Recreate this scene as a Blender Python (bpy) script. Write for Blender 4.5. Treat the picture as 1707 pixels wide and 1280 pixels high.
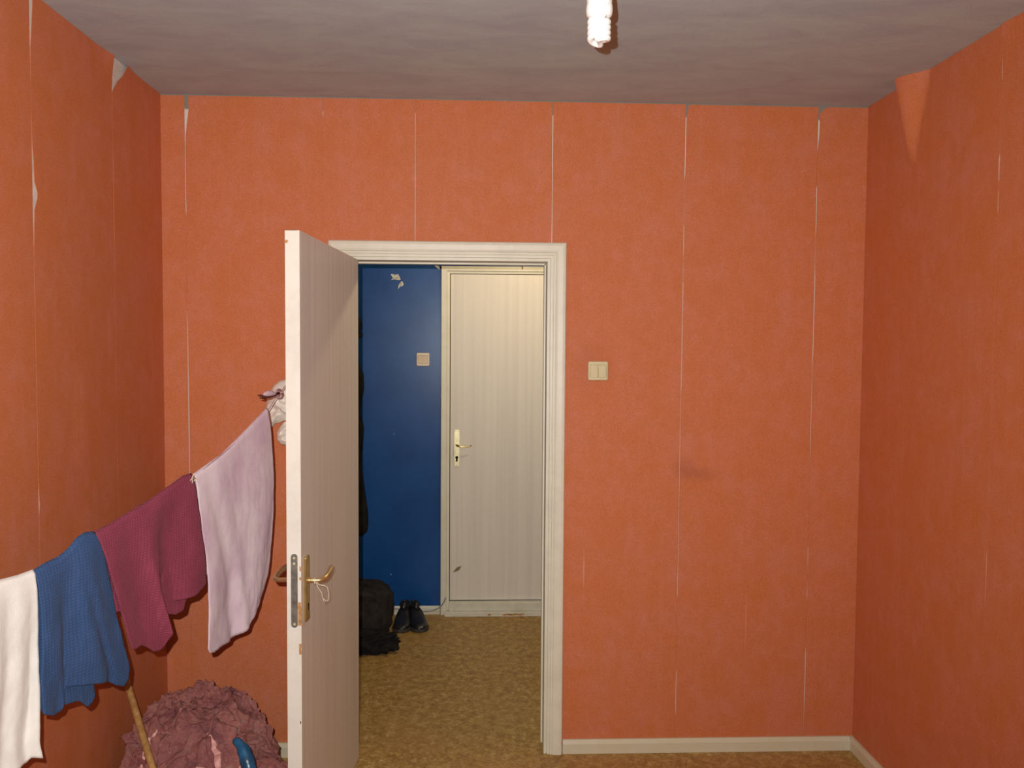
import bpy, bmesh, math, random
from math import sin, cos, pi, sqrt, exp
from mathutils import Vector, Matrix, noise
random.seed(7)
for o in list(bpy.data.objects): bpy.data.objects.remove(o)
COL = bpy.context.scene.collection
SC = bpy.context.scene

# ---------------------------------------------------------------- camera
F, CD, CZ, YAW, PITCH, ROLL = 1405.36, 3.2303, 1.5949, .0398, .0459, .0065
Wv = Vector((sin(YAW)*cos(PITCH), cos(YAW)*cos(PITCH), -sin(PITCH)))
r0 = Vector((cos(YAW), -sin(YAW), 0)); u0 = r0.cross(Wv)
Rv = r0*cos(ROLL) + u0*sin(ROLL); Uv = -r0*sin(ROLL) + u0*cos(ROLL)
CAM = Vector((0, -CD, CZ))
cam = bpy.data.cameras.new('camera'); camo = bpy.data.objects.new('camera', cam); COL.objects.link(camo)
cam.sensor_fit = 'HORIZONTAL'; cam.sensor_width = 36; cam.lens = F/1707*36; cam.clip_start = .02
camo.matrix_world = Matrix(((Rv.x, Uv.x, -Wv.x, CAM.x), (Rv.y, Uv.y, -Wv.y, CAM.y), (Rv.z, Uv.z, -Wv.z, CAM.z), (0, 0, 0, 1)))
SC.camera = camo

# ---------------------------------------------------------------- world, lights, exposure
wd = bpy.data.worlds.new('world'); SC.world = wd; wd.use_nodes = True
wd.node_tree.nodes['Background'].inputs[0].default_value = (1, .9, .85, 1)
wd.node_tree.nodes['Background'].inputs[1].default_value = .01
# the camera's own flash: a small lamp just left of and above the lens, aimed a little up and to the left
fl = bpy.data.lights.new('camera_flash', 'SPOT'); flo = bpy.data.objects.new('camera_flash', fl); COL.objects.link(flo)
fl.energy = 232; fl.color = (1.0, .965, .93); fl.shadow_soft_size = .006; fl.spot_size = math.radians(140); fl.spot_blend = 1.0
flo.location = CAM + Rv*-.05 + Uv*.05 + Wv*.01
aim = Wv + Rv*-.10 + Uv*.15
flo.rotation_euler = aim.to_track_quat('-Z', 'Y').to_euler()
# warm lamp hanging in the hall
hl = bpy.data.lights.new('hall_lamp', 'POINT'); hlo = bpy.data.objects.new('hall_lamp', hl); COL.objects.link(hlo)
hl.energy = 19; hl.color = (1.0, .76, .48); hl.shadow_soft_size = .04; hlo.location = (.36, .80, 2.25)
SC.view_settings.view_transform = 'Standard'; SC.view_settings.look = 'None'
SC.view_settings.gamma = 1; SC.view_settings.use_curve_mapping = False; SC.view_settings.exposure = 0.0

# ---------------------------------------------------------------- helpers
def ray(px, py): return Wv + Rv*((px-853.5)/F) - Uv*((py-640)/F)
def atY(px, py, y): d = ray(px, py); return CAM + d*((y+CD)/d.y)
def atX(px, py, x): d = ray(px, py); return CAM + d*(x/d.x)
def zY(py, px=900, y=0): return atY(px, py, y).z
def s2l(c):
    c = c/255; return c/12.92 if c <= .04045 else ((c+.055)/1.055)**2.4
def rgb(r, g, b, k=1): return (s2l(r)*k, s2l(g)*k, s2l(b)*k, 1)
def tag(o, label=None, cat=None, group=None, kind=None):
    if label: o['label'] = label
    if cat: o['category'] = cat
    if group: o['group'] = group
    if kind: o['kind'] = kind
    return o
def empty(name, loc=(0, 0, 0)):
    o = bpy.data.objects.new(name, None); COL.objects.link(o); o.location = loc; o.empty_display_size = .05; return o
def mesh(name, v, f, m=None, parent=None, smooth=False, bevel=0, seg=2, auto=True):
    me = bpy.data.meshes.new(name); me.from_pydata([tuple(p) for p in v], [], f); me.validate()
    bm = bmesh.new(); bm.from_mesh(me); bmesh.ops.recalc_face_normals(bm, faces=bm.faces[:])
    bm.to_mesh(me); bm.free()
    if m: me.materials.append(m)
    if smooth: me.polygons.foreach_set('use_smooth', [True]*len(me.polygons))
    o = bpy.data.objects.new(name, me); COL.objects.link(o)
    if parent:
        o.parent = parent
        w = parent.location if parent.parent is None else parent.location + parent.parent.location
        o.location = -Vector(w) if True else o.location
    if bevel:
        b = o.modifiers.new('bevel', 'BEVEL'); b.width = bevel; b.segments = seg; b.limit_method = 'ANGLE'; b.angle_limit = math.radians(35)
    return o
class MB:
    """collects shapes into one mesh, world coordinates"""
    def __init__(s): s.v = []; s.f = []
    def add(s, v, f):
        n = len(s.v); s.v += [Vector(p) for p in v]; s.f += [tuple(i+n for i in q) for q in f]; return s
    def box(s, a, b, M=None):
        x0, y0, z0 = a; x1, y1, z1 = b
        v = [Vector(p) for p in ((x0,y0,z0),(x1,y0,z0),(x1,y1,z0),(x0,y1,z0),(x0,y0,z1),(x1,y0,z1),(x1,y1,z1),(x0,y1,z1))]
        if M: v = [M @ p for p in v]
        return s.add(v, [(0,3,2,1),(4,5,6,7),(0,1,5,4),(1,2,6,5),(2,3,7,6),(3,0,4,7)])
    def prism(s, pts, axis, a, b, M=None):
        """polygon pts in the two other axes, extruded from a to b"""
        def mk(p, t):
            q = [p[0], p[1]]; q.insert(axis, t); q = Vector(q); return M @ q if M else q
        n = len(pts); v = [mk(p, a) for p in pts] + [mk(p, b) for p in pts]
        f = [tuple(range(n))[::-1], tuple(range(n, 2*n))] + [(i, (i+1) % n, n+(i+1) % n, n+i) for i in range(n)]
        return s.add(v, f)
    def tube(s, pts, rad, n=8, cap=True):
        pts = [Vector(p) for p in pts]; k = len(pts); rs = rad if hasattr(rad, '__len__') else [rad]*k
        t0 = (pts[1]-pts[0]).normalized(); up = Vector((0, 0, 1)) if abs(t0.z) < .9 else Vector((1, 0, 0))
        nn = t0.cross(up).normalized(); v = []; f = []
        for i, p in enumerate(pts):
            t = (pts[min(i+1, k-1)]-pts[max(i-1, 0)]).normalized()
            nn = (nn - t*nn.dot(t)).normalized(); bn = t.cross(nn)
            for j in range(n):
                a = 2*pi*j/n; v.append(p+(nn*cos(a)+bn*sin(a))*rs[i])
        for i in range(k-1):
            for j in range(n): f.append((i*n+j, i*n+(j+1) % n, (i+1)*n+(j+1) % n, (i+1)*n+j))
        if cap: f += [tuple(range(n))[::-1], tuple((k-1)*n+j for j in range(n))]
        return s.add(v, f)
    def lathe(s, c, prof, n=24, axis='z'):
        v = []; f = []; c = Vector(c)
        for r, h in prof:
            for j in range(n):
                a = 2*pi*j/n
                p = (r*cos(a), r*sin(a), h) if axis == 'z' else ((r*cos(a), h, r*sin(a)) if axis == 'y' else (h, r*cos(a), r*sin(a)))
                v.append(c+Vector(p))
        k = len(prof)
        for i in range(k-1):
            for j in range(n): f.append((i*n+j, i*n+(j+1) % n, (i+1)*n+(j+1) % n, (i+1)*n+j))
        f += [tuple(range(n))[::-1], tuple((k-1)*n+j for j in range(n))]
        return s.add(v, f)
    def build(s, name, m, parent=None, **k): return mesh(name, s.v, s.f, m, parent, **k)
def interp(tab, x):
    if x <= tab[0][0]: return tab[0][1]
    for (a, b), (c, d) in zip(tab, tab[1:]):
        if x <= c: return b+(d-b)*(x-a)/(c-a) if c > a else d
    return tab[-1][1]
def fbm(p, o=3): return noise.fractal(Vector(p), 1.0, 2.0, o)
def resamp(pts, n):
    P = [Vector(p) for p in pts]; L = [0]
    for a, b in zip(P, P[1:]): L.append(L[-1]+(b-a).length)
    out = []
    for i in range(n):
        t = L[-1]*i/(n-1); k = 0
        while k < len(P)-2 and L[k+1] < t: k += 1
        out.append(P[k].lerp(P[k+1], (t-L[k])/max(1e-9, L[k+1]-L[k])))
    return out
def smooth1(P, it=2):
    for _ in range(it): P = [P[0]]+[(P[i-1]+P[i]*2+P[i+1])/4 for i in range(1, len(P)-1)]+[P[-1]]
    return P

# ---------------------------------------------------------------- materials
class NT:
    def __init__(s, name):
        s.m = bpy.data.materials.new(name); s.m.use_nodes = True; s.t = s.m.node_tree; s.n = s.t.nodes
        s.b = s.n['Principled BSDF']; s.tc = s.n.new('ShaderNodeTexCoord'); s.o = s.tc.outputs['Object']
        s.out = s.n['Material Output']
    def link(s, a, b): s.t.links.new(a, b)
    def map(s, sc=(1, 1, 1), rot=(0, 0, 0)):
        n = s.n.new('ShaderNodeMapping'); n.inputs['Scale'].default_value = sc; n.inputs['Rotation'].default_value = rot
        s.link(s.o, n.inputs[0]); return n.outputs[0]
    def noise(s, scale, detail=4, rough=.55, vec=None, dist=0):
        n = s.n.new('ShaderNodeTexNoise'); n.inputs['Scale'].default_value = scale; n.inputs['Detail'].default_value = detail
        n.inputs['Roughness'].default_value = rough; n.inputs['Distortion'].default_value = dist
        s.link(vec or s.o, n.inputs['Vector']); return n.outputs['Fac']
    def ramp(s, fac, stops):
        n = s.n.new('ShaderNodeValToRGB'); e = n.color_ramp.elements
        while len(e) < len(stops): e.new(.5)
        for k, (p, c) in zip(e, stops): k.position = p; k.color = c
        s.link(fac, n.inputs[0]); return n.outputs[0]
    def mix(s, fac, a, b, mode='MIX'):
        n = s.n.new('ShaderNodeMix'); n.data_type = 'RGBA'; n.blend_type = mode
        for sock, val in ((n.inputs[0], fac), (n.inputs[6], a), (n.inputs[7], b)):
            if isinstance(val, bpy.types.NodeSocket): s.link(val, sock)
            else: sock.default_value = val
        return n.outputs[2]
    def math(s, op, a, b=0, c=None):
        n = s.n.new('ShaderNodeMath'); n.operation = op
        for sock, val in zip(n.inputs, (a, b, c)):
            if val is None: continue
            if isinstance(val, bpy.types.NodeSocket): s.link(val, sock)
            else: sock.default_value = val
        return n.outputs[0]
    def maprange(s, v, a, b, c, d):
        n = s.n.new('ShaderNodeMapRange'); n.interpolation_type = 'SMOOTHSTEP'; s.link(v, n.inputs[0])
        for i, x in enumerate((a, b, c, d)): n.inputs[i+1].default_value = x
        return n.outputs[0]
    def xyz(s, k):
        n = s.n.new('ShaderNodeSeparateXYZ'); s.link(s.o, n.inputs[0]); return n.outputs[k]
    def spot(s, p, sc):
        """1 at point p fading to 0 at unit distance after scaling"""
        a = s.n.new('ShaderNodeVectorMath'); a.operation = 'SUBTRACT'; s.link(s.o, a.inputs[0]); a.inputs[1].default_value = p
        b = s.n.new('ShaderNodeVectorMath'); b.operation = 'MULTIPLY'; s.link(a.outputs[0], b.inputs[0]); b.inputs[1].default_value = sc
        c = s.n.new('ShaderNodeVectorMath'); c.operation = 'LENGTH'; s.link(b.outputs[0], c.inputs[0])
        return s.maprange(c.outputs['Value'], 0, 1, 1, 0)
    def col(s, c):
        if isinstance(c, bpy.types.NodeSocket): s.link(c, s.b.inputs['Base Color'])
        else: s.b.inputs['Base Color'].default_value = c
    def fin(s, rough=.6, spec=.4, metal=0, bump=None, bs=.2, bd=.002):
        s.b.inputs['Roughness'].default_value = rough; s.b.inputs['Specular IOR Level'].default_value = spec; s.b.inputs['Metallic'].default_value = metal
        if bump is not None:
            n = s.n.new('ShaderNodeBump'); n.inputs['Strength'].default_value = bs; n.inputs['Distance'].default_value = bd
            s.link(bump, n.inputs['Height']); s.link(n.outputs[0], s.b.inputs['Normal'])
        return s.m
def plain(name, c, rough=.6, spec=.4, metal=0, var=.12, scale=12, bs=.15):
    t = NT(name); n = t.noise(scale, 4); d = tuple(x*(1-var) for x in c[:3])+(1,); e = tuple(min(1, x*(1+var)) for x in c[:3])+(1,)
    t.col(t.ramp(n, [(.3, d), (.7, e)])); return t.fin(rough, spec, metal, t.noise(scale*12, 2), bs, .001)

K = 1.0
def wallpaper():
    t = NT('orange_wallpaper')
    a = t.noise(7, 6, .7); b = t.noise(24, 4, .6, t.map((1, 1, .7)))
    f1 = t.noise(900, 3, .7, t.map((1, 1, .22))); f2 = t.noise(700, 3, .7, t.map((.25, .25, 1)))
    st = t.noise(26, 3, .6, t.map((1, 1, .06)))
    c = t.mix(t.ramp(a, [(.38, (0, 0, 0, 1)), (.62, (1, 1, 1, 1))]), (.71, .222, .080, 1), (.73, .250, .140, 1))
    c = t.mix(t.maprange(b, .35, .65, 0, .55), c, (.68, .212, .070, 1))
    c = t.mix(t.maprange(st, .5, .75, 0, .25), c, (.74, .280, .165, 1))
    c = t.mix(.55, c, t.ramp(f1, [(.36, (.62, .55, .5, 1)), (.6, (1, 1, 1, 1))]), 'MULTIPLY')
    c = t.mix(.45, c, t.ramp(f2, [(.36, (.66, .6, .5, 1)), (.6, (1, 1, 1, 1))]), 'MULTIPLY')
    for p, sc, k, cc in ((atY(1165, 790, 0), (9, 3, 22), .35, (.35, .10, .05, 1)), (atY(1140, 780, 0), (16, 3, 16), .3, (.3, .08, .05, 1)), (atY(690, 297, 0), (50, 3, 50), .35, (.8, .3, .2, 1)),
                         (atY(985, 610, 0), (9, 3, 7), .3, (.42, .13, .07, 1)), (atY(973, 950, 0), (180, 3, 9), .5, (.8, .42, .32, 1)), (atY(1243, 1035, 0), (250, 3, 6), .4, (.8, .38, .28, 1))):
        c = t.mix(t.math('MULTIPLY', t.spot(p, sc), k), c, cc)
    t.col(c); return t.fin(.62, .25, 0, t.math('ADD', f1, f2), .25, .0015)
M_WALL = wallpaper()
def ceilmat():
    t = NT('grimy_grey_ceiling')
    a = t.noise(4, 6, .65, t.map((1, 2.2, 1), (0, 0, .3)), .6); b = t.noise(14, 5, .7, t.map((.5, 1.4, 1)), .3); g = t.noise(380, 2)
    c = t.ramp(a, [(.3, (.40, .445, .49, 1)), (.5, (.46, .525, .54, 1)), (.7, (.50, .58, .575, 1))])
    c = t.mix(t.maprange(b, .42, .7, 0, .5), c, (.43, .445, .50, 1))
    t.col(c); return t.fin(.8, .2, 0, g, .4, .002)
M_CEIL = ceilmat()
def plaster():
    t = NT('bare_plaster'); z = t.xyz(2)
    c = t.mix(t.maprange(t.math('ADD', z, t.math('MULTIPLY', t.noise(20), .02)), 2.472, 2.482, 0, 1), (.72, .68, .60, 1), (.26, .25, .21, 1))
    t.col(c); return t.fin(.85, .2, 0, t.noise(200), .3, .002)
M_PLAS = plaster()
M_PLAS2 = plain('bare_side_plaster', (.70, .67, .60, 1), .85, .2, 0, .15, 30, .3)
def lino():
    t = NT('mottled_linoleum')
    a = t.noise(24, 8, .78, None, .2); b = t.noise(3, 4, .5); c2 = t.noise(70, 5, .75, t.map((1, 1.6, 1)))
    c = t.ramp(a, [(.32, (.20, .11, .025, 1)), (.45, (.38, .22, .055, 1)), (.55, (.52, .34, .10, 1)), (.68, (.72, .54, .24, 1))])
    c = t.mix(t.maprange(c2, .45, .62, 0, .75), c, (.25, .125, .03, 1))
    c = t.mix(t.maprange(b, .4, .7, 0, .35), c, (.46, .25, .08, 1))
    t.col(c); return t.fin(.5, .35, 0, t.noise(90), .1, .001)
M_FLOOR = lino()
def doorpaper(name, base, stripe, edge, ax=(1, 1, 0), sc=1.0):
    t = NT(name)
    st = t.noise(55*sc, 2, .5, t.map((ax[0], ax[1], .015)), 0); big = t.noise(3.5, 4, .6); f = t.noise(650, 3, .7, t.map((1, 1, .3)))
    c = t.ramp(st, [(.36, stripe), (.5, base), (.66, edge)])
    c = t.mix(t.maprange(big, .4, .75, 0, .35), c, stripe)
    c = t.mix(.35, c, t.ramp(f, [(.35, (.7, .68, .65, 1)), (.65, (1, 1, 1, 1))]), 'MULTIPLY')
    t.col(c); return t.fin(.42, .4, 0, t.math('ADD', t.math('MULTIPLY', st, 2), f), .18, .002)
M_LEAF = doorpaper('beige_striped_door_covering', (.74, .71, .64, 1), (.69, .66, .60, 1), (.78, .75, .67, 1), (0, 1, 0), 1.0)
M_LEAF2 = doorpaper('cream_striped_door_covering', (.83, .78, .69, 1), (.79, .74, .655, 1), (.86, .81, .72, 1), (1, 0, 0), .62)
def paint(name, c1, c2, rough=.38, scratch=.0):
    t = NT(name); a = t.noise(9, 5, .7); s = t.noise(130, 3, .8, t.map((1, 1, .12)))
    c = t.mix(t.maprange(a, .4, .7, 0, 1), c1, c2)
    if scratch: c = t.mix(t.maprange(t.noise(30, 6, .8), .68, .72, 0, scratch), c, (.30, .16, .07, 1))
    c = t.mix(t.maprange(s, .6, .8, 0, .3), c, tuple(x*.7 for x in c1[:3])+(1,))
    t.col(c); return t.fin(rough, .45, 0, t.noise(60), .1, .001)
M_FRAME = paint('aged_cream_gloss_paint', (.78, .76, .62, 1), (.72, .69, .56, 1), .42)
M_EDGE = paint('white_gloss_paint', (.80, .77, .68, 1), (.72, .69, .60, 1), .42)
M_BASE = paint('cream_skirting_paint', (.66, .62, .42, 1), (.68, .64, .50, 1), .5)
M_SILL = paint('worn_white_paint', (.74, .72, .60, 1), (.62, .60, .48, 1), .55, .8)
def bluemat():
    t = NT('glossy_blue_paint'); a = t.noise(5, 6, .65); f = t.noise(170, 3, .7); g = t.noise(40, 4, .6)
    c = t.ramp(a, [(.3, (.006, .058, .23, 1)), (.7, (.011, .082, .29, 1))])
    c = t.mix(t.maprange(t.noise(220, 2, .8), .74, .78, 0, .6), c, (.3, .35, .45, 1))
    t.col(c); return t.fin(.30, .28, 0, t.math('ADD', f, t.math('MULTIPLY', g, .6)), .10, .0012)
M_BLUE = bluemat()
M_BRASS = plain('brass', (.80, .62, .28, 1), .28, .5, 1, .15, 30, .05)
M_BRASSL = plain('pale_brass', (.86, .80, .48, 1), .35, .5, .45, .1, 30, .05)
M_BRONZE = plain('tarnished_brass', (.58, .40, .18, 1), .33, .5, .8, .2, 30, .05)
M_STEEL = plain('zinc_steel', (.36, .37, .33, 1), .38, .5, .8, .3, 40, .1)
M_DARK = plain('dark_hole', (.015, .013, .012, 1), .8, .2)
M_CREAM = plain('aged_cream_plastic', (.68, .60, .34, 1), .35, .5, 0, .05, 30, .03)
M_CREAM2 = plain('pale_plastic', (.74, .62, .44, 1), .35, .5, 0, .05, 30, .03)
M_WOODB = plain('bare_chipped_wood', (.50, .26, .09, 1), .7, .2, 0, .3, 60)
M_WHITEP = plain('white_glass_tube', (.96, .96, .93, 1), .18, .5, 0, .01, 10, .0)
M_HOUSE = plain('white_lamp_plastic', (.93, .92, .88, 1), .3, .5, 0, .02, 10, .0)
M_SOCKET = plain('dark_red_brown_plastic', (.10, .03, .025, 1), .4, .4)
M_BAG = plain('white_plastic_film', (.84, .80, .70, 1), .35, .5, 0, .08, 20)
M_PATCH = plain('torn_paper_backing', (.62, .60, .54, 1), .85, .2, 0, .35, 60)
M_BLACK = plain('black_cloth', (.012, .011, .011, 1), .9, .2, 0, .5, 25, .5)
M_BLACK2 = plain('dark_charcoal_cloth', (.022, .018, .016, 1), .85, .25, 0, .5, 25, .5)
M_LEATHER = plain('black_leather', (.016, .015, .016, 1), .3, .5, 0, .3, 30, .1)
M_SOLE = plain('dark_rubber', (.05, .045, .04, 1), .6, .4)
M_CORD = plain('mauve_cord', (.50, .30, .36, 1), .8, .2, 0, .3, 80)
M_STRING = plain('pale_string', (.70, .60, .46, 1), .8, .2)
M_TWIG = plain('dark_brown_peg', (.12, .04, .03, 1), .6, .3)
M_CABLE = plain('grey_cable', (.30, .29, .26, 1), .5, .4)
def woodmat():
    t = NT('varnished_stick_wood'); w = t.noise(60, 4, .6, t.map((1, 1, .08), (.5, .4, 0)))
    t.col(t.ramp(w, [(.35, (.36, .19, .06, 1)), (.65, (.55, .33, .12, 1))])); return t.fin(.4, .5, 0, w, .1, .001)
M_STICK = woodmat()
def cloth(name, c, c2, weave=260, bs=.5, big=14, kind='waffle', sheen=.3):
    t = NT(name)
    if kind == 'waffle':
        w1 = t.n.new('ShaderNodeTexWave'); w1.bands_direction = 'Z'; w1.inputs['Scale'].default_value = weave/6; w1.inputs['Distortion'].default_value = 1.5; w1.inputs['Detail Scale'].default_value = 2
        w2 = t.n.new('ShaderNodeTexWave'); w2.bands_direction = 'Y'; w2.inputs['Scale'].default_value = weave/7; w2.inputs['Distortion'].default_value = 1.5
        t.link(t.o, w1.inputs[0]); t.link(t.o, w2.inputs[0])
        h = t.math('MULTIPLY', w1.outputs['Fac'], w2.outputs['Fac']); h = t.math('ADD', h, t.math('MULTIPLY', t.noise(500), .7))
    elif kind == 'terry': h = t.math('ADD', t.noise(420, 3, .8), t.math('MULTIPLY', t.noise(60, 4, .7, t.map((1, 1, .4))), 1.0))
    else: h = t.math('ADD', t.noise(300, 2), t.noise(30, 3, .5, t.map((1, 1, .1))))
    a = t.noise(big, 5, .65, t.map((1, 1, .6)))
    cc = t.ramp(a, [(.36, c), (.64, c2)])
    cc = t.mix(t.maprange(h, .3, 1.0, .35, 0), cc, tuple(x*.55 for x in c[:3])+(1,))
    t.col(cc); t.b.inputs['Sheen Weight'].default_value = sheen; return t.fin(.9, .15, 0, h, bs, .002)
M_CBLUE = cloth('blue_waffle_cloth', (.042, .090, .215, 1), (.052, .105, .245, 1), sheen=.05)
M_CMAR = cloth('maroon_waffle_cloth', (.27, .050, .085, 1), (.31, .060, .10, 1), sheen=.05)
M_CPINK = cloth('lilac_terry_cloth', (.70, .50, .59, 1), (.84, .71, .74, 1), kind='terry', bs=.5, big=9, sheen=.1)
M_CWHITE = cloth('white_cotton_cloth', (.84, .82, .75, 1), (.88, .86, .80, 1), kind='plain', bs=.25)
def tulle():
    t = NT('dusty_pink_crumpled_tulle'); a = t.noise(9, 6, .7, None, .6); b = t.noise(60, 6, .85, None, 2.0)
    c = t.ramp(a, [(.34, (.42, .11, .12, 1)), (.45, (.70, .22, .205, 1)), (.56, (.78, .28, .22, 1)), (.68, (.84, .46, .44, 1))])
    c = t.mix(t.maprange(b, .52, .66, 0, .75), c, (.86, .66, .60, 1)); c = t.mix(t.maprange(b, .25, .42, .6, 0), c, (.26, .06, .075, 1))  # pale streaks are sharp highlights painted into the tulle colour
    t.col(c); t.b.inputs['Sheen Weight'].default_value = .12; return t.fin(.55, .4, 0, t.noise(75, 6, .85, None, 2.5), 1.0, .012)
M_TULLE = tulle()
M_SATIN = plain('teal_blue_satin', (.01, .09, .19, 1), .3, .6, 0, .6, 30, .3)
M_HALLW = plain('dull_hall_wall', (.30, .30, .32, 1), .8, .2)

# ---------------------------------------------------------------- room shell
XL, XR, H, YN, YH, TH = -1.188, 1.494, 2.52, -4.1, 1.72, .12
OL, OR_, OT = -.497, .262, 1.915           # door opening
HX0, HX1 = -1.45, 1.9                      # hall extents
def struct(name, mb, m, **k): return tag(mb.build(name, m, **k), kind='structure')
struct('floor', MB().box((HX0-.1, YN-.1, -.08), (HX1+.1, YH+.1, 0)), M_FLOOR)
struct('ceiling', MB().box((HX0-.1, YN-.1, H), (HX1+.1, YH+.1, H+.1)), M_CEIL)
wf = struct('wall_far', MB().box((HX0, 0, 0), (OL-.02, TH, H)).box((OR_+.02, 0, 0), (HX1, TH, H)).box((OL-.02, 0, OT+.02), (OR_+.02, TH, H)), M_PLAS)
wl = struct('wall_left', MB().box((XL-.1, YN, 0), (XL, 0, H)), M_PLAS2)
wr = struct('wall_right', MB().box((XR, YN, 0), (XR+.1, 0, H)), M_PLAS2)
struct('wall_near', MB().box((XL-.1, YN-.1, 0), (XR+.1, YN, H)), M_WALL)
wh = struct('wall_hall_far', MB().box((HX0, YH, 0), (HX1, YH+.1, H)), M_BLUE)
struct('wall_hall_left', MB().box((HX0-.1, TH, 0), (HX0, YH, H)), M_BLUE)
struct('wall_hall_right', MB().box((HX1, TH, 0), (HX1+.1, YH, H)), M_HALLW)

# wallpaper strips: each its own sheet, the gaps between them torn open
def strip(side, e0, e1, z0, z1, parent, bulge=None, nc=8, extra=(), th=.0013):
    zs = sorted(set([z0, z1]+[round(z0+i*.05, 4) for i in range(1, int((z1-z0)/.05)) if z0+i*.05 < z1]+[z for z in extra if z0 < z < z1]))
    v = []; f = []; nn = nc+1
    def pt(s, n, z):
        return (s, -n, z) if side == 'far' else ((XL+n, s, z) if side == 'left' else (XR-n, s, z))
    for z in zs:
        a, b = e0(z), e1(z)
        for j in range(nn):
            u = j/nc; s = a+(b-a)*u; v.append(pt(s, th+.0004*(fbm((s*8, z*8, 3))+.5)+(bulge(s, z, a, b) if bulge else 0), z))
    k = len(v)
    for z in zs:
        a, b = e0(z), e1(z)
        for j in range(nn):
            u = j/nc; s = a+(b-a)*u; v.append(pt(s, (bulge(s, z, a, b) if bulge else 0)+.0001, z))
    R = len(zs)
    for i in range(R-1):
        for j in range(nc):
            p = i*nn+j; f.append((p, p+1, p+nn+1, p+nn)); f.append((k+p, k+p+nn, k+p+nn+1, k+p+1))
        f.append((i*nn, i*nn+nn, k+i*nn+nn, k+i*nn)); p = i*nn+nc; f.append((p, k+p, k+p+nn, p+nn))
    for j in range(nc):
        f.append((j, k+j, k+j+1, j+1)); p = (R-1)*nn+j; f.append((p, p+1, k+p+1, k+p))
    return mesh('wallpaper_strip', v, f, M_WALL, parent)
def seam(pxs, conv, keys, mmpx):
    """keys: (pixel row, gap width in pixels) -> (z list, gap function)"""
    tab = sorted((conv(py), max(w*mmpx, .0003)) for py, w in keys)
    return [t[0] for t in tab], (lambda z: interp(tab, z))
G = {}
cf = lambda px: (lambda py: atY(px, py, 0).z)
G[310] = seam(310, cf(312), [(156, 7), (172, 6), (180, 7), (200, 4.5), (225, 1.6), (245, .8), (290, 1), (350, 1.1), (360, .3), (515, .2), (545, .9), (600, 1.0), (700, 1.3), (790, 1.0), (800, .2), (900, .2), (1000, .35), (1060, .2), (1240, .1)], .0023)
G[538] = seam(538, cf(538), [(160, .9), (178, .9), (192, .8), (196, .15), (400, .1)], .0023)
G[692] = seam(692, cf(692), [(160, .3), (185, .8), (250, .6), (300, .8), (398, .8)], .0023)
G[920] = seam(920, cf(920), [(166, 2.5), (175, 1.6), (250, 1.4), (330, .9), (398, 1.3)], .0023)
G[1143] = seam(1143, cf(1141), [(168, 8), (178, 5), (192, 2), (200, 1.6), (290, 1.3), (300, .3), (372, .3), (380, 1), (415, .9), (430, .4), (470, .5), (475, 1), (540, .9), (640, 1), (660, .5), (760, .7), (830, .5), (990, .6), (1000, .1), (1110, .1), (1125, .9), (1185, .9), (1195, .1), (1250, .1)], .0023)
G[1362] = seam(1362, cf(1358), [(176, 24), (180, 12), (186, 6), (192, 2), (205, 3.2), (225, 2.6), (248, .8), (255, .2), (308, .2), (315, 1.3), (380, 1.2), (395, .4), (440, .6), (460, 1.3), (590, 1.3), (610, .6), (730, .9), (780, .3), (905, .2), (915, .9), (960, .3), (990, .8), (1005, .2), (1075, .2), (1090, 1.3), (1150, 1.3), (1200, .5), (1240, .1)], .0023)
cl = lambda px: (lambda py: atX(px, py, XL).z)
G['L1'] = seam(50, cl(52), [(-30, 4), (5, 5), (40, 3.2), (80, 1), (120, .6), (165, .2), (240, 1), (270, 2.4), (300, 3), (318, 7), (328, 6.5), (335, 5), (350, 2.4), (380, 1.6), (405, 1.0), (415, .5), (800, .5), (845, 1.6), (868, .4), (1200, .2)], .0037)
G['L2'] = seam(188, cl(188), [(85, 30), (105, 24), (118, 19), (130, 11), (150, 2), (156, .3), (240, .3), (255, .7), (300, .9), (400, .9), (412, .3), (1200, .1)], .0037)
cr = lambda px: (lambda py: atX(px, py, XR).z)
G['R1'] = seam(1515, cr(1518), [(120, 2.0), (165, 1.2), (190, .2), (300, .4), (600, .4), (700, .3), (900, .5), (1100, .4), (1200, .1)], .0032)
G['R2'] = seam(1665, cr(1663), [(60, 2), (90, .4), (105, 1.2), (135, 1.2), (140, .5), (255, .5), (265, 1.6), (295, 1.6), (310, .4), (322, 1.2), (350, 1.2), (360, .4), (500, .6), (700, .5), (900, .4), (935, 1.0), (1000, 1.0), (1040, .3), (1280, .1)], .0032)
def sx(px, key, side):
    base = {310: -1.099, 538: -.588, 692: -.243, 920: .2754, 1143: .7845, 1362: 1.298}[key]
    wob = lambda z: .0012*fbm((z*2, key*.1, 0))+(.005*(1-z/H) if key == 310 else (-.004*(1-z/H) if key in (1143, 1362) else 0))
    return (lambda z: base+wob(z)) if side < 0 else (lambda z: base+wob(z)+G[key][1](z))
ZA = 1.93
def step(f, alt): return lambda z: f(z) if z > ZA else alt
strip('far', lambda z: XL+.0003, sx(0, 310, -1), .03, H-.004, wf, extra=G[310][0], nc=3)
strip('far', sx(0, 310, 1), step(sx(0, 538, -1), -.53), .03, H-.004, wf, extra=G[310][0]+[ZA, ZA+.001])
strip('far', sx(0, 538, 1), sx(0, 692, -1), ZA, H-.004, wf, extra=G[538][0])
strip('far', sx(0, 692, 1), sx(0, 920, -1), ZA, H-.004, wf, extra=G[692][0])
strip('far', step(sx(0, 920, 1), .295), sx(0, 1143, -1), .03, H-.004, wf, extra=G[920][0]+[ZA, ZA+.001])
strip('far', sx(0, 1143, 1), sx(0, 1362, -1), .03, H-.005, wf, extra=G[1143][0])
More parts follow.
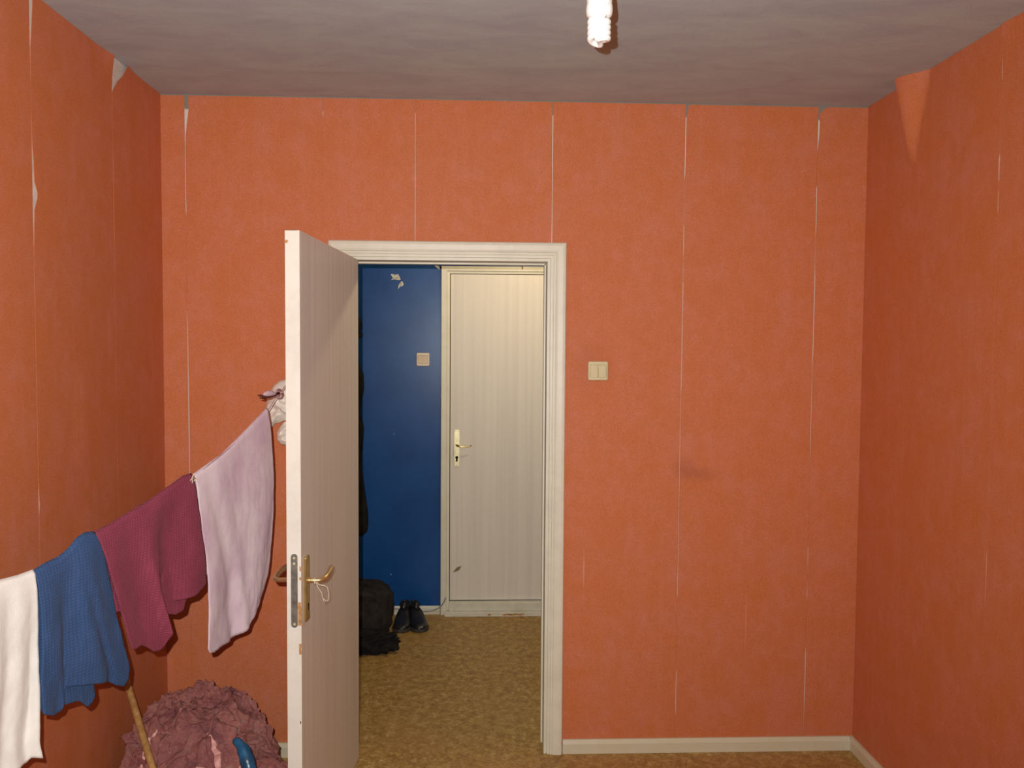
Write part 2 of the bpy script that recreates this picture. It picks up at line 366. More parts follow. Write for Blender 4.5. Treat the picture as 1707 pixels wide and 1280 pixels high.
strip('far', sx(0, 1362, 1), lambda z: XR-.0003, .03, H-.005, wf, extra=G[1362][0], nc=4)
# left wall (s = y); nearer strips first
def cons(c): return lambda z: c
yl = [-.92, -.42]
ca = lambda z: yl[0]+.006*(H-z)*0; 
strip('left', lambda z: yl[1]+G['L2'][1](z), lambda z: -.002, .03, H-.0006, wl, extra=G['L2'][0],
      bulge=lambda s, z, a, b: .012*max(0, (z-2.36)/.16)**2*max(0, 1-(s-a)/.1))
strip('left', lambda z: yl[0]+G['L1'][1](z), cons(yl[1]), .03, H-.0006, wl, extra=G['L1'][0]+G['L2'][0],
      bulge=lambda s, z, a, b: .010*max(0, (z-2.40)/.12)**2*max(0, 1-(b-s)/.08))
for k in range(6):
    a = -.92-(k+1)*.51; b = -.92-k*.51 - (.001 if k else 0)
    strip('left', cons(max(a, YN+.01)), cons(b), .03, H-.0006, wl, nc=3)
def flapR(s, z, a, b):   # far edge (b) of the strip curled away from the wall near the ceiling
    t = max(0, min(1, (z-2.235)/.28)); w = .025+.095*t; d = (b-s)/w; return .064*t**.9*(.5+.5*cos(pi*min(1, d)))**.8
strip('right', lambda z: -.334+G['R1'][1](z), lambda z: -.002, .03, H-.0006, wr, extra=G['R1'][0])
strip('right', lambda z: -.84+G['R2'][1](z), cons(-.334), .03, H-.0006, wr, bulge=flapR, nc=90, extra=G['R2'][0])
def flapR2(s, z, a, b):
    t = max(0, min(1, (z-2.40)/.12)); return .007*t**1.6*exp(-((b-s)/.05)**2)
strip('right', cons(-1.35), cons(-.84), .03, H-.0006, wr, bulge=flapR2, nc=30)
for k in range(5):
    a = -1.35-(k+1)*.51; strip('right', cons(max(a, YN+.01)), cons(-1.351-k*.51), .03, H-.0006, wr, nc=3)

# baseboards
def board(name, a, b, nrm, h=.055, t=.016, m=M_BASE):
    a = Vector(a); b = Vector(b); n = Vector(nrm); v = []; f = []
    prof = [(0.0, 0.0), (t, 0), (t, h*.72), (t*.62, h), (0, h)]
    for p in (a, b):
        for o, z in prof: v.append(p+n*o+Vector((0, 0, z)))
    k = len(prof); f = [tuple(range(k))[::-1], tuple(range(k, 2*k))]+[(i, (i+1) % k, k+(i+1) % k, k+i) for i in range(k)]
    return tag(mesh(name, v, f, m, bevel=.0012), kind='structure')
board('baseboard_far_right', (OR_+.073, -.0015, 0), (XR-.0165, -.0015, 0), (0, -1, 0))
board('baseboard_far_left', (XL+.0165, -.0015, 0), (OL-.071, -.0015, 0), (0, -1, 0))
board('baseboard_right', (XR-.0015, YN+.01, 0), (XR-.0015, -.0015, 0), (-1, 0, 0))
board('baseboard_left', (XL+.0015, YN+.01, 0), (XL+.0015, -.0015, 0), (1, 0, 0))
FDX = atY(735, 600, YH-.02).x     # left edge of far door casing
board('baseboard_hall', (HX0, YH-.001, 0), (FDX-.002, YH-.001, 0), (0, -1, 0), h=.05, t=.014, m=M_SILL)
ct = MB().tube([(XL+.02+i*.02, -.004+.002*sin(i*.9), H-.004) for i in range(0)] or [(0,0,0),(0,0,.001)], .001)

# ---------------------------------------------------------------- door 1 : frame and open leaf
d1 = tag(empty('door_1', (OL, 0, 0)), kind='structure')
prof = [(-.001, .002), (-.001, .010), (.006, .011), (.007, .004), (.0105, .004), (.0115, .014), (.019, .015), (.020, .011), (.022, .011), (.023, .017), (.029, .018), (.030, .015), (.0315, .015), (.033, .019), (.040, .021), (.058, .0225), (.067, .021), (.0705, .016), (.0705, .0005), (.0, .0005)]
def casing(x0, x1, z1, y, sgn, name, parent, m, pr=prof):
    v = []; f = []; k = len(pr)
    for (cx, cz, ox, oz) in ((x0, 0.0, -1, 0), (x0, z1, -1, 1), (x1, z1, 1, 1), (x1, 0.0, 1, 0)):
        for o, n in pr: v.append((cx+ox*o, y-sgn*n, cz+oz*o))
    for s in range(3):
        for j in range(k): a = s*k+j; b = s*k+(j+1) % k; f.append((a, b, b+k, a+k))
    f += [tuple(range(k)), tuple(range(3*k, 4*k))]
    return mesh(name, v, f, m, parent)
casing(OL, OR_, OT, 0, 1, 'door_casing', d1, M_FRAME)
# lining of the opening with its rebate
lin = MB()
lin.prism([(OL-.019, .001), (OL, .001), (OL, .05), (OL+.0, TH), (OL-.019, TH)], 2, 0, OT)
lin.prism([(OR_+.019, .001), (OR_, .001), (OR_, TH), (OR_+.019, TH)], 2, 0, OT)
lin.box((OL-.019, .001, OT), (OR_+.019, TH, OT+.019))
lin.box((OR_-.006, .085, 0), (OR_+.001, .119, OT)); lin.box((OL, .085, OT-.006), (OR_, .119, OT+.001))
lin.build('door_lining', M_FRAME, d1, bevel=.001)
hg = Vector((-.4532, -.032, 0)); AN = .060; LW, LT, LZ0, LZ1 = .807, .040, .008, 1.9105
ML = Matrix.Translation(hg) @ Matrix.Rotation(-(pi/2)+ -AN, 4, 'Z')   # local +x runs along leaf to its free edge, local +y = visible face side
# local frame: x along leaf, y toward +X world (visible face) is 0, thickness goes to -y
def L(x, y, z): return ML @ Vector((x, y, z))
body = MB()
body.box((0, -LT, LZ0), (LW-.0015, 0, LZ1), ML)
leaf = body.build('door_leaf', M_LEAF, d1)
# white painted edge strip with ragged chipped border
random.seed(3)
ed = MB(); N = 90; v = []; 
for i in range(N+1):
    z = LZ0+(LZ1-LZ0)*i/N; lowz = max(0, (1.05-z)/.9)
    jag = .0008+max(0, noise.noise(Vector((0, 0, z*28))))*.004*lowz+max(0, noise.noise(Vector((3, 0, z*9))))*.004*lowz
    v.append((z, jag))
for i in range(N):
    z, j0 = v[i]; z2, j1 = v[i+1]
    a = [L(LW+.0012, -LT-.0006, z), L(LW+.0012, .0003-j0*0, z), L(LW-.0016, .0006, z), L(LW-.001-j0, .0006, z)]
    b = [L(LW+.0012, -LT-.0006, z2), L(LW+.0012, .0003, z2), L(LW-.0016, .0006, z2), L(LW-.001-j1, .0006, z2)]
    n = len(ed.v); ed.v += a+b; ed.f += [(n, n+1, n+5, n+4), (n+1, n+2, n+6, n+5), (n+2, n+3, n+7, n+6)]
n = len(ed.v)
ed.box((LW-.001, -LT-.0005, LZ0), (LW+.0010, .0002, LZ1), ML); ed.box((0, -LT-.0005, LZ1-.001), (LW, .0003, LZ1+.001), ML)
ed.build('painted_edge', M_EDGE, leaf)
def chip(pts, yz=True, nm='paint_chip', m=M_WOODB):
    return pts
def leafpatch(pts, m, t=.0010, face='edge'):
    """pts in px on the leaf edge plane or face; local (a,z)"""
    mb = MB()
    if face == 'edge': mb.prism(pts, 0, LW+.0013, LW+.0013+t, ML)     # (y,z)
    else: mb.prism([(p[0], p[1]) for p in pts], 1, .0004, .0004+t, ML)  # (x,z)
    return mb.build('paint_chip', m, leaf)
zl = lambda py, px=490: CZ-(atY(px, py, -.84)-CAM).z*-1 if False else atY(px, py, -.838).z
def jagp(y0, y1, z0, z1, n=7, s=.0015):
    p = [(y0+random.uniform(-s, s)*.4, z0+(z1-z0)*i/n) for i in range(n+1)]; q = [(y1+random.uniform(-s, s), z0+(z1-z0)*i/n) for i in range(n, -1, -1)]
    return p+q
leafpatch(jagp(-.0085, .0004, zl(1043), zl(1004)), M_WOODB, .0006)
leafpatch(jagp(-.0065, .0004, zl(1091), zl(1073), 5, .001), M_WOODB, .0006)
leafpatch(jagp(-.005, .0004, zl(967), zl(962), 3, .001), M_WOODB, .0006)
leafpatch(jagp(-.004, .0004, zl(952), zl(944), 3, .001), M_WOODB, .0006)
leafpatch(jagp(-.0045, -.002, zl(1206), zl(1202), 2, .0005), M_TWIG, .0006)
leafpatch(jagp(-.040, -.033, zl(405), zl(400), 2, .001), M_WOODB, .0006)
mbt = MB().prism([(LW-.03, -.034), (LW-.004, -.038), (LW+.001, -.016), (LW-.006, -.008), (LW-.02, -.012)], 2, LZ1+.001, LZ1+.0022, ML); mbt.build('paint_chip', M_SOCKET, leaf)
# lever set. centre of spindle on the leaf
SX = LW-.045; SZ = atY(512, 968, -.80).z
def bar(mb, x0, x1, z0, z1, y0, y1, r=.004):
    n = 6; pts = []
    for cx, cz, a0 in ((x1-r, z1-r, 0), (x0+r, z1-r, pi/2), (x0+r, z0+r, pi), (x1-r, z0+r, 3*pi/2)):
        for i in range(n+1): a = a0+pi/2*i/n; pts.append((cx+r*cos(a), cz+r*sin(a)))
    return mb.prism(pts, 1, y0, y1, ML)
PZ0, PZ1 = SZ-.118, SZ+.072
pl = bar(MB(), SX-.019, SX+.019, PZ0, PZ1, .0005, .0085, .006).build('handle_plate', M_BRASS, leaf, bevel=.002)
bar(MB(), SX-.019, SX+.019, PZ0, PZ1, -LT-.0085, -LT-.0005, .006).build('handle_plate', M_BRASS, leaf, bevel=.002)
def lever(sg, off):
    pts = []; rs = []
    for x, y, z, r in ((0, .006, 0, .009), (0, .014, 0, .0085), (0, .016, 0, .0068), (0, .036, 0, .0068), (-.004, .046, .000, .0075), (-.014, .052, .001, .0085), (-.04, .054, .003, .0085), (-.075, .053, .006, .008), (-.105, .050, .009, .0075), (-.118, .048, .010, .005)):
        pts.append(L(SX+x, off+sg*y, SZ+z)); rs.append(r)
    return MB().tube(pts, rs, 14).build('lever_handle', M_BRONZE if sg > 0 else M_BRONZE, leaf, smooth=True)
lever(1, 0); lever(-1, -LT)
MB().lathe((0, 0, 0), [(.0, 0), (.0042, 0), (.0042, .001), (0, .001)], 12, 'y')
kh = MB(); kh.prism([(SX+.004*cos(a)*1.2, SZ-.072+.005*sin(a)) for a in [2*pi*i/12 for i in range(12)]], 1, .0086, .0092, ML); kh.box((SX-.0022, .0086, SZ-.088), (SX+.0022, .0092, SZ-.074), ML)
kh.build('keyhole', M_DARK, leaf)
# mortice lock face on the edge
lf = MB(); n = 10; lz0, lz1 = zl(1046), zl(923); cy = -LT*.5+.001; hw = .0095; pts = []
for cz_, a0 in ((lz1-hw, 0), (lz0+hw, pi)):
    for i in range(n+1): a = a0+pi*i/n; pts.append((cy+hw*cos(a), cz_+hw*sin(a)))
lf.prism(pts, 0, LW+.0012, LW+.0030, ML); lfo = lf.build('lock_faceplate', M_STEEL, leaf)
lb = MB(); 
for zz, hh in ((zl(968), .016), (zl(1000), .02)): lb.box((LW+.0031, cy-.0065, zz-hh/2), (LW+.0031+(.006 if hh < .018 else .0006), cy+.0065, zz+hh/2), ML)
lb.build('latch_bolt', M_STEEL, leaf, bevel=.001)
for zz in (lz0+.010, lz1-.012, lz1-.028):
    s = MB(); s.prism([(cy+.0036*cos(2*pi*i/12), zz+.0036*sin(2*pi*i/12)) for i in range(12)], 0, LW+.0030, LW+.0040, ML); s.build('screw', M_BRASSL, leaf)
for i, zz in enumerate((.25, 1.65)):
    p = L(-.006, -LT-.004, zz); MB().tube([p-Vector((0, 0, .04)), p+Vector((0, 0, .04))], .006, 12).build('hinge', M_STEEL, d1)
# scuffs on face
for pts in ([(574, 1), (0, 0)],): pass
for (px, py, w, h) in ((544, 1108, .005, .006), (553, 1103, .010, .003), (566, 1033, .004, .008), (560, 1057, .003, .003)):
    # face plane: solve local x from pixel
    d = ray(px, py); nrm = (ML.to_3x3() @ Vector((0, 1, 0))); t = (hg-CAM).dot(nrm)/d.dot(nrm); P = ML.inverted() @ (CAM+d*t)
    leafpatch([(P.x-w, P.z-h), (P.x+w*1.4, P.z-h*.4), (P.x+w*.8, P.z+h), (P.x-w*.6, P.z+h*.5)], M_STRING, .0003, 'face')

# string looped over the lever
st = MB(); c0 = L(SX-.003, .028, SZ-.008)
st.tube([c0+Vector(p) for p in ((-.004, 0, .014), (0, -.006, .016), (.006, -.008, .006), (.012, -.008, -.004), (.026, -.008, -.006), (.036, -.006, -.012), (.040, -.004, -.03), (.038, -.002, -.05), (.030, 0, -.055), (.024, -.002, -.046))], .0011, 6)
st.tube([c0+Vector(p) for p in ((.002, -.009, .010), (.010, -.009, -.012), (.020, -.008, -.028), (.023, -.006, -.045), (.028, -.004, -.060))], .0011, 6)
st.tube([c0+Vector(p) for p in ((-.006, .008, 0), (-.008, 0, .012), (-.004, -.008, .014), (.001, -.009, .0), (-.002, 0, -.004), (-.006, .008, 0))], .0018, 6)
tag(st.build('string', M_STRING, smooth=True), 'thin pale string tied around the brass lever of the open door', 'string')

# ---------------------------------------------------------------- light switches
def rrect(w, h, r, n=5):
    pts = []
    for cx, cz, a0 in ((w/2-r, h/2-r, 0), (-w/2+r, h/2-r, pi/2), (-w/2+r, -h/2+r, pi), (w/2-r, -h/2+r, 3*pi/2)):
        for i in range(n+1): a = a0+pi/2*i/n; pts.append((cx+r*cos(a), cz+r*sin(a)))
    return pts
def switch(px0, py0, px1, py1, y, m, lab, nrock, m2):
    a = atY(px0, py0, y); b = atY(px1, py1, y); c = (a+b)/2; w = b.x-a.x; h = a.z-b.z
    o = tag(empty('light_switch', (c.x, y, c.z)), lab, 'light switch')
    def P(pts, y0, y1, dx=0, dz=0): return MB().prism([(c.x+dx+p[0], c.z+dz+p[1]) for p in pts], 1, y-y0, y-y1)
    outer = rrect(w, h, w*.09); inner = rrect(w*.82, h*.68, w*.05)
    # frame as a ring
    k = len(outer); mb = MB(); rings = [(outer, 0), (outer, .006), (rrect(w*.94, h*.94, w*.07), .010), (inner, .010), (inner, .004)]
    v = []; f = []
    for pts, n in rings:
        for p in pts: v.append((c.x+p[0], y-n, c.z+p[1]+(h*.0)))
    for i in range(len(rings)-1):
        for j in range(k): f.append((i*k+j, i*k+(j+1) % k, (i+1)*k+(j+1) % k, (i+1)*k+j))
    f.append(tuple((len(rings)-1)*k+j for j in range(k))); mb.add(v, f); mb.build('frame_plate', m, o)
    ww = w*.80/nrock
    for i in range(nrock):
        cx = c.x+(i-(nrock-1)/2)*ww; hw = ww/2-.0006; hh = h*.325
        r = MB(); t0, t1 = (.0085, .0125)
        vv = [(cx-hw, y-.003, c.z-hh), (cx+hw, y-.003, c.z-hh), (cx+hw, y-.003, c.z+hh*.96), (cx-hw, y-.003, c.z+hh*.96), (cx-hw, y-t1, c.z-hh), (cx+hw, y-t1, c.z-hh), (cx+hw, y-t0, c.z+hh*.94), (cx-hw, y-t0, c.z+hh*.94)]
        r.add(vv, [(0,3,2,1),(4,5,6,7),(0,1,5,4),(1,2,6,5),(2,3,7,6),(3,0,4,7)]); r.build('rocker', m2, o, bevel=.001)
switch(980, 602, 1013, 634, -.0016, M_CREAM, 'yellowed double rocker light switch on the orange wall right of the doorway', 2, M_CREAM)
switch(694.5, 588, 716, 610, YH-.0003, M_CREAM2, 'pale single rocker light switch on the blue hall wall', 1, plain('tan_plastic', (.60, .46, .27, 1), .3, .5, 0, .05, 30, .03))

# ---------------------------------------------------------------- door 2 : far hall door
d2 = tag(empty('door_2', (FDX, YH, 0)), kind='structure')
yc = YH-.001
ix = atY(749.5, 700, YH-.005).x; iz = atY(820, 456.5, YH-.005).z; lx1 = ix+.80; oz = atY(740, 443, YH-.02).z; sillz = atY(820, 1001, YH-.01).z
wdt = ix-FDX
pr2 = [(0, 0), (0, .008), (.014, .010), (.016, .020), (.02, .023), (wdt*.93, .024), (wdt, .018), (wdt, 0)]
def casing2():
    v = []; f = []; k = len(pr2); hz = (oz-iz)/wdt
    for (cx, cz, ox, oz_) in ((ix, .0, -1, 0), (ix, iz, -1, hz), (lx1, iz, 1, hz), (lx1, .0, 1, 0)):
        for o, n in pr2: v.append((cx+ox*o, yc-n, cz+oz_*o))
    for s in range(3):
        for j in range(k): a = s*k+j; b = s*k+(j+1) % k; f.append((a, b, b+k, a+k))
    f += [tuple(range(k)), tuple(range(3*k, 4*k))]
    mesh('door_casing', v, f, M_FRAME, d2)
casing2()
lf2 = MB().box((ix+.004, YH-.009, sillz+.004), (lx1-.004, YH-.0005, iz-.004)).build('door_leaf', M_LEAF2, d2, bevel=.002)
gp = MB().box((ix+.0005, YH-.002, sillz), (ix+.0042, YH-.0002, iz)).box((ix, YH-.002, iz-.0042), (lx1, YH-.0002, iz-.0005)).box((ix, YH-.002, sillz+.0002), (lx1, YH-.0002, sillz+.0042)); gp.build('door_gap', M_DARK, d2)
s1 = atY(820, 1010, YH-.04).z
MB().box((ix-.0, YH-.045, .028), (lx1, YH-.0003, sillz)).build('threshold', M_SILL, d2, bevel=.004)
MB().box((ix-wdt*.5, YH-.062, 0), (lx1+.03, YH-.0003, .028)).build('threshold_base', M_SILL, d2, bevel=.003)
for (px, py, w) in ((845, 1015, .03), (870, 1017, .018), (858, 1017.5, .04), (816, 1014, .012)):
    p = atY(px, py, YH-.062); mbx = MB().prism([(p.x-w, .010), (p.x-w*.4, .006), (p.x+w*.5, .009), (p.x+w, .013), (p.x+w*.3, .019), (p.x-w*.6, .016)], 1, YH-.0625, YH-.0618); mbx.build('paint_chip', M_WOODB, d2)
# brass plate and lever
yf = YH-.009
a = atY(757, 716, yf); b = atY(766, 778, yf); c = (a+b)/2; pw, ph = (b.x-a.x), a.z-b.z
p2 = MB().prism([(c.x-pw*.42, c.z-ph/2), (c.x+pw*.42, c.z-ph/2), (c.x+pw*.5, c.z-ph*.3), (c.x+pw*.5, c.z+ph*.3), (c.x+pw*.46, c.z+ph/2), (c.x-pw*.46, c.z+ph/2), (c.x-pw*.5, c.z+ph*.3), (c.x-pw*.5, c.z-ph*.3)], 1, yf-.004, yf).build('handle_plate', M_BRASSL, lf2, bevel=.0012)
hz = atY(761, 741, yf).z
MB().tube([(c.x, yf-.003, hz), (c.x, yf-.03, hz), (c.x+.005, yf-.042, hz-.001), (c.x+.02, yf-.046, hz-.006), (c.x+.045, yf-.045, hz-.010), (c.x+.07, yf-.043, hz-.006), (c.x+.088, yf-.042, hz+.001)], [.008, .007, .007, .0055, .0045, .004, .003], 12).build('lever_handle', M_BRASS, lf2, smooth=True)
kz = atY(761, 764, yf).z
k2 = MB().prism([(c.x+.0085*cos(2*pi*i/14), kz+.006+.0085*sin(2*pi*i/14)) for i in range(14)], 1, yf-.0048, yf-.0041).box((c.x-.005, yf-.0048, kz-.018), (c.x+.005, yf-.0041, kz+.002)); k2.build('keyhole', M_DARK, lf2)
for dx, py in ((-.008, 718.5), (.008, 718.5), (0, 775.5)):
    zz = atY(761, py, yf).z; MB().prism([(c.x+dx+.0032*cos(2*pi*i/10), zz+.0032*sin(2*pi*i/10)) for i in range(10)], 1, yf-.0048, yf-.0041).build('screw', M_STEEL, lf2)
# torn scratch on far door
pts = [(755, 954), (761, 946), (769, 943), (766, 950), (759, 953)]
MB().prism([(atY(*p, yf).x, atY(*p, yf).z) for p in pts], 1, yf-.0007, yf-.0001).build('scratch', plain('olive_scratch', (.22, .20, .09, 1)), lf2)
# torn patches on the blue wall, nail
def bluepatch(pts):
    q = [atY(*p, YH) for p in pts]; MB().prism([(p.x, p.z) for p in q], 1, YH-.0012, YH-.0001).build('torn_patch', M_PATCH, wh)
bluepatch([(651, 457), (656, 456.5), (658, 458), (664, 456.8), (666, 461), (668, 466), (665, 467), (661, 466.5), (658, 466), (652, 466.5), (655, 463)])
bluepatch([(670, 468), (673, 473), (672, 476), (667, 478), (663, 482), (665, 474), (668, 470)])
bluepatch([(724, 443), (730, 442.5), (733.5, 446), (733.5, 450), (729, 447)])
bluepatch([(656, 723), (657.5, 722.5), (657, 725)]); bluepatch([(650, 957), (652.5, 956.5), (652, 958.5)])
n0 = atY(871, 446, YH-.03)
MB().tube([(n0.x, YH-.001, n0.z+.01), (n0.x, YH-.035, n0.z+.008)], .0025, 8).tube([(n0.x, YH-.033, n0.z-.008), (n0.x, YH-.033, n0.z+.03)], .003, 8).build('wire_hook', M_BRONZE, d2)

# cable along the hall skirting, up beside the casing
cb = []
for px, py in ((560, 1008), (600, 1010), (645, 1013), (680, 1017), (700, 1019.5), (718, 1019), (730, 1015), (738, 1008), (742, 1000), (743, 996)):
    cb.append(atY(px, py, YH-.034))
tag(MB().tube(smooth1(resamp(cb, 40), 2), .0036, 8).build('cable', M_CABLE, smooth=True), 'thin grey cable sagging along the skirting below the blue wall to the far door casing', 'cable')

# ---------------------------------------------------------------- shoes in the hall
def shoe(name, toe, ang, label):
    # local: +x toe direction from heel (0) to toe (.27)
    o = tag(empty(name, (0, 0, 0)), label, 'shoe', 'pair of black lace-up shoes on the hall floor')
    M = Matrix.Translation(Vector(toe)) @ Matrix.Rotation(ang, 4, 'Z') @ Matrix.Translation(Vector((-.275, 0, 0)))
    secs = [(.0, .018, .052), (.006, .029, .082), (.03, .034, .092), (.07, .034, .088), (.10, .035, .092), (.13, .039, .088), (.16, .043, .070), (.19, .0455, .058), (.22, .045, .050), (.25, .038, .042), (.268, .025, .032), (.275, .010, .022)]
    v = []; f = []; n = 18
    for x, w, h in secs:
        for j in range(n):
            a = pi*j/(n-1); e = .62
            v.append(M @ Vector((x, w*1.1*(abs(cos(a))**e)*(1 if cos(a) > 0 else -1), .016+(h-.016)*sin(a)**.75)))
    for i in range(len(secs)-1):
        for j in range(n-1): f.append((i*n+j, i*n+j+1, (i+1)*n+j+1, (i+1)*n+j))
        f.append((i*n+n-1, i*n, (i+1)*n, (i+1)*n+n-1))
    f += [tuple(range(n)), tuple((len(secs)-1)*n+j for j in range(n))]
    u = mesh('shoe_upper', v, f, M_LEATHER, o, smooth=True); sd = u.modifiers.new('s', 'SUBSURF'); sd.levels = sd.render_levels = 1
    out = [(x, w*1.1+.004) for x, w, h in secs]; out[0] = (-.004, .02); out[-1] = (.28, .012)
    poly = [(x, w) for x, w in out]+[(x, -w) for x, w in out[::-1]]
    MB().prism(poly, 2, .0, .018, M).build('shoe_sole', M_SOLE, o, bevel=.003)
    # opening collar
    ring = [M @ Vector((.055+.045*cos(a), .026*sin(a), .094-.006*cos(a)+.002)) for a in [2*pi*i/20 for i in range(21)]]
    MB().tube(ring, .006, 8, cap=False).build('shoe_collar', M_LEATHER, o, smooth=True)
    MB().prism([(.055+.040*cos(a), .022*sin(a)) for a in [2*pi*i/16 for i in range(16)]], 2, .088, .0945, M).build('shoe_lining', M_DARK, o)
    tg = MB(); tg.tube([M @ Vector(p) for p in ((.13, 0, .085), (.11, 0, .105), (.098, 0, .122))], [.016, .018, .014], 10); tg.build('shoe_tongue', M_LEATHER, o, smooth=True)
    lc = MB()
    for k in range(4):
        x = .112+k*.014; h = interp([(.10, .098), (.13, .091), (.16, .073), (.19, .060)], x)
        lc.tube([M @ Vector((x+s*.004, s*.020, h-.004-abs(s)*.004)) for s in (-1, -.5, 0, .5, 1)], .0018, 6)
    lc.tube([M @ Vector(p) for p in ((.11, 0, .106), (.108, .012, .122), (.112, .024, .112), (.115, .006, .104), (.112, -.012, .12), (.114, -.026, .108), (.112, 0, .104))], .0016, 6)
    lc.build('shoe_lace', M_BLACK, o)
    return o
shoe('shoe', (atY(668, 1054, 1.39).x, 1.385, .001), -pi/2-.02, 'left black leather lace-up shoe, beside the black bag')
shoe('shoe', (atY(702, 1054, 1.39).x, 1.39, .001), -pi/2+.24, 'right black leather lace-up shoe, the one farther from the bag')

# ---------------------------------------------------------------- coats, bag and scarf in the hall
def blob(c, rad, amp, fr, seed, sub=4, sq=.8, floor=None, ridge=False):
    bm = bmesh.new(); bmesh.ops.create_icosphere(bm, subdivisions=sub, radius=1)
    for vv in bm.verts:
        d = vv.co.normalized(); p = Vector([math.copysign(abs(q)**sq, q) for q in d])
        nz = fbm(d*fr+Vector((seed, 0, 0)), 4)
        if ridge: nz = (.5-abs(nz))*1.0
        q = Vector((p.x*rad[0], p.y*rad[1], p.z*rad[2]))*(1+amp*nz)
        q += Vector(c)
        if floor is not None and q.z < floor: q.z = floor+(abs(nz)*.002)
        vv.co = q
    v = [x.co.copy() for x in bm.verts]; f = [tuple(q.index for q in x.verts) for x in bm.faces]; bm.free(); return v, f
# backpack
bp = tag(empty('backpack', (-.66, 1.34, 0)), 'black soft backpack slumped on the hall floor behind the open door', 'bag')
v, f = blob((-.63, 1.36, .145), (.155, .125, .140), .16, 2.2, 4, 4, .55, .002); mesh('bag_body', v, f, M_BLACK2, bp, smooth=True)
v, f = blob((-.61, 1.255, .10), (.10, .045, .075), .15, 2.6, 9, 3, .6, .003); mesh('bag_pocket', v, f, M_BLACK2, bp, smooth=True)
MB().tube([(-.66, 1.36, .27), (-.65, 1.355, .31), (-.62, 1.35, .315), (-.60, 1.35, .27)], .007, 8).build('bag_handle', M_BLACK2, bp, smooth=True)
# scarf heap
v, f = blob((-.60, 1.125, .045), (.165, .085, .055), .35, 4, 2, 5, .75, .002); tag(mesh('scarf', v, f, M_BLACK, smooth=True), 'black fluffy scarf lying on the floor in front of the backpack', 'scarf')
# coat rack on blue wall with coat and cap, mostly behind the open leaf
rk = tag(empty('coat_rack', (-1.0, YH, 1.86)), 'brown wooden coat rack on the blue hall wall behind the door leaf', 'coat rack')
MB().box((-1.30, YH-.02, 1.83), (-.72, YH-.001, 1.90)).build('rack_board', plain('brown_rack_wood', (.12, .05, .02, 1)), rk, bevel=.003)
for x in (-1.22, -1.05, -.90, -.77):
    MB().tube([(x, YH-.02, 1.87), (x, YH-.06, 1.865), (x, YH-.075, 1.88), (x, YH-.08, 1.90)], .005, 8).build('hook', M_STEEL, rk, smooth=True)
def coat(cx, tab, y, zs0, zs1, label, seed, depth=.10, lx=-.22):
    o = tag(empty('coat', (cx, y, zs1)), label, 'coat')
    v = []; f = []; n = 48; R = 46
    for i in range(R+1):
        z = zs1+(zs0-zs1)*i/R; t = i/R; xr = interp(tab, z); rx = (xr-(cx+lx))/2; mx = cx+lx+rx
        top = min(1, (i+.4)/5); ry = depth*(.55+.45*min(1, t*3))*top**.5; rx *= top**.35
        for j in range(n):
            a = 2*pi*j/n; fo = 1+.05*t*sin(a*7+seed)+.05*fbm((cos(a)*1.5+seed, sin(a)*1.5, z*5))
            v.append((mx+rx*cos(a)*(1 if abs(cos(a)) > .9 else fo), min(YH-.006, y+ry*sin(a)*fo), z))
    for i in range(R):
        for j in range(n): f.append((i*n+j, i*n+(j+1) % n, (i+1)*n+(j+1) % n, (i+1)*n+j))
    f += [tuple(range(n)), tuple(R*n+j for j in range(n))]
    mesh('coat_body', v, f, M_BLACK, o, smooth=True)
    MB().tube([(cx-.12, y-.05, zs1-.06), (cx-.15, y-.10, zs1-.25), (cx-.15, y-.11, zs1-.5), (cx-.14, y-.10, zs1-.68)], [.055, .06, .052, .04], 14).build('sleeve', M_BLACK, o, smooth=True)
    MB().tube([(cx-.07, y-.03, zs1+.005), (cx, y-.06, zs1-.01), (cx+.07, y-.03, zs1+.005), (cx+.04, y+.02, zs1+.02), (cx-.04, y+.02, zs1+.02), (cx-.07, y-.03, zs1+.005)], .018, 8).build('collar', M_BLACK, o, smooth=True)
    return o
def cx_(px, py): p = atY(px, py, 1.60); return (p.z, p.x)
sil = sorted(cx_(*p) for p in ((598, 590), (600, 612), (606, 622), (607, 648), (603, 668), (601, 690), (607, 712), (605, 740), (603, 775), (608, 815), (613, 850), (614, 872), (612, 888), (604, 893)))
coat(-.86, sil, 1.60, .50, 1.66, 'long black coat hanging at the hall wall beside the door leaf', 1)
cap = tag(empty('cap', (-.75, 1.62, 1.72)), 'black knitted cap hanging above the black coat', 'cap')
v, f = blob((-.745, 1.62, 1.735), (.082, .05, .10), .08, 2, 5, 4, .9); 
for i, p in enumerate(v):
    t = (1.84-p.z)/.2; p.x = -.745+(p.x+.745)*(.45+.75*max(0, t)) 
mesh('cap_crown', v, f, M_BLACK, cap, smooth=True)
MB().tube([(-.745+.07*cos(a), 1.62+.045*sin(a), 1.645+.006*sin(2*a)) for a in [2*pi*i/20 for i in range(21)]], .014, 8).build('cap_brim', M_BLACK, cap, smooth=True)

# ---------------------------------------------------------------- energy saving lamp under the ceiling
BY = -1.40
bb = atY(996, 76, BY); bx = atY(999, 30, BY).x; z0 = bb.z; mm = .0013
lamp = tag(empty('energy_saving_bulb', (bx, BY, H)), 'white spiral energy-saving bulb hanging in its dark socket from the ceiling', 'bulb')
Rs = .0185; rt = .0072; sp = []
zt = z0+.056; zb = z0+.0085; turns = 2.1
coil = []
for i in range(0, 121):
    t = i/120; a = -2*pi*turns*t+1.9; coil.append((Rs*cos(a)*(1 if t < .92 else 1), Rs*sin(a), zt-(zt-zb)*t))
coil2 = [(-x, -y, z) for x, y, z in coil]
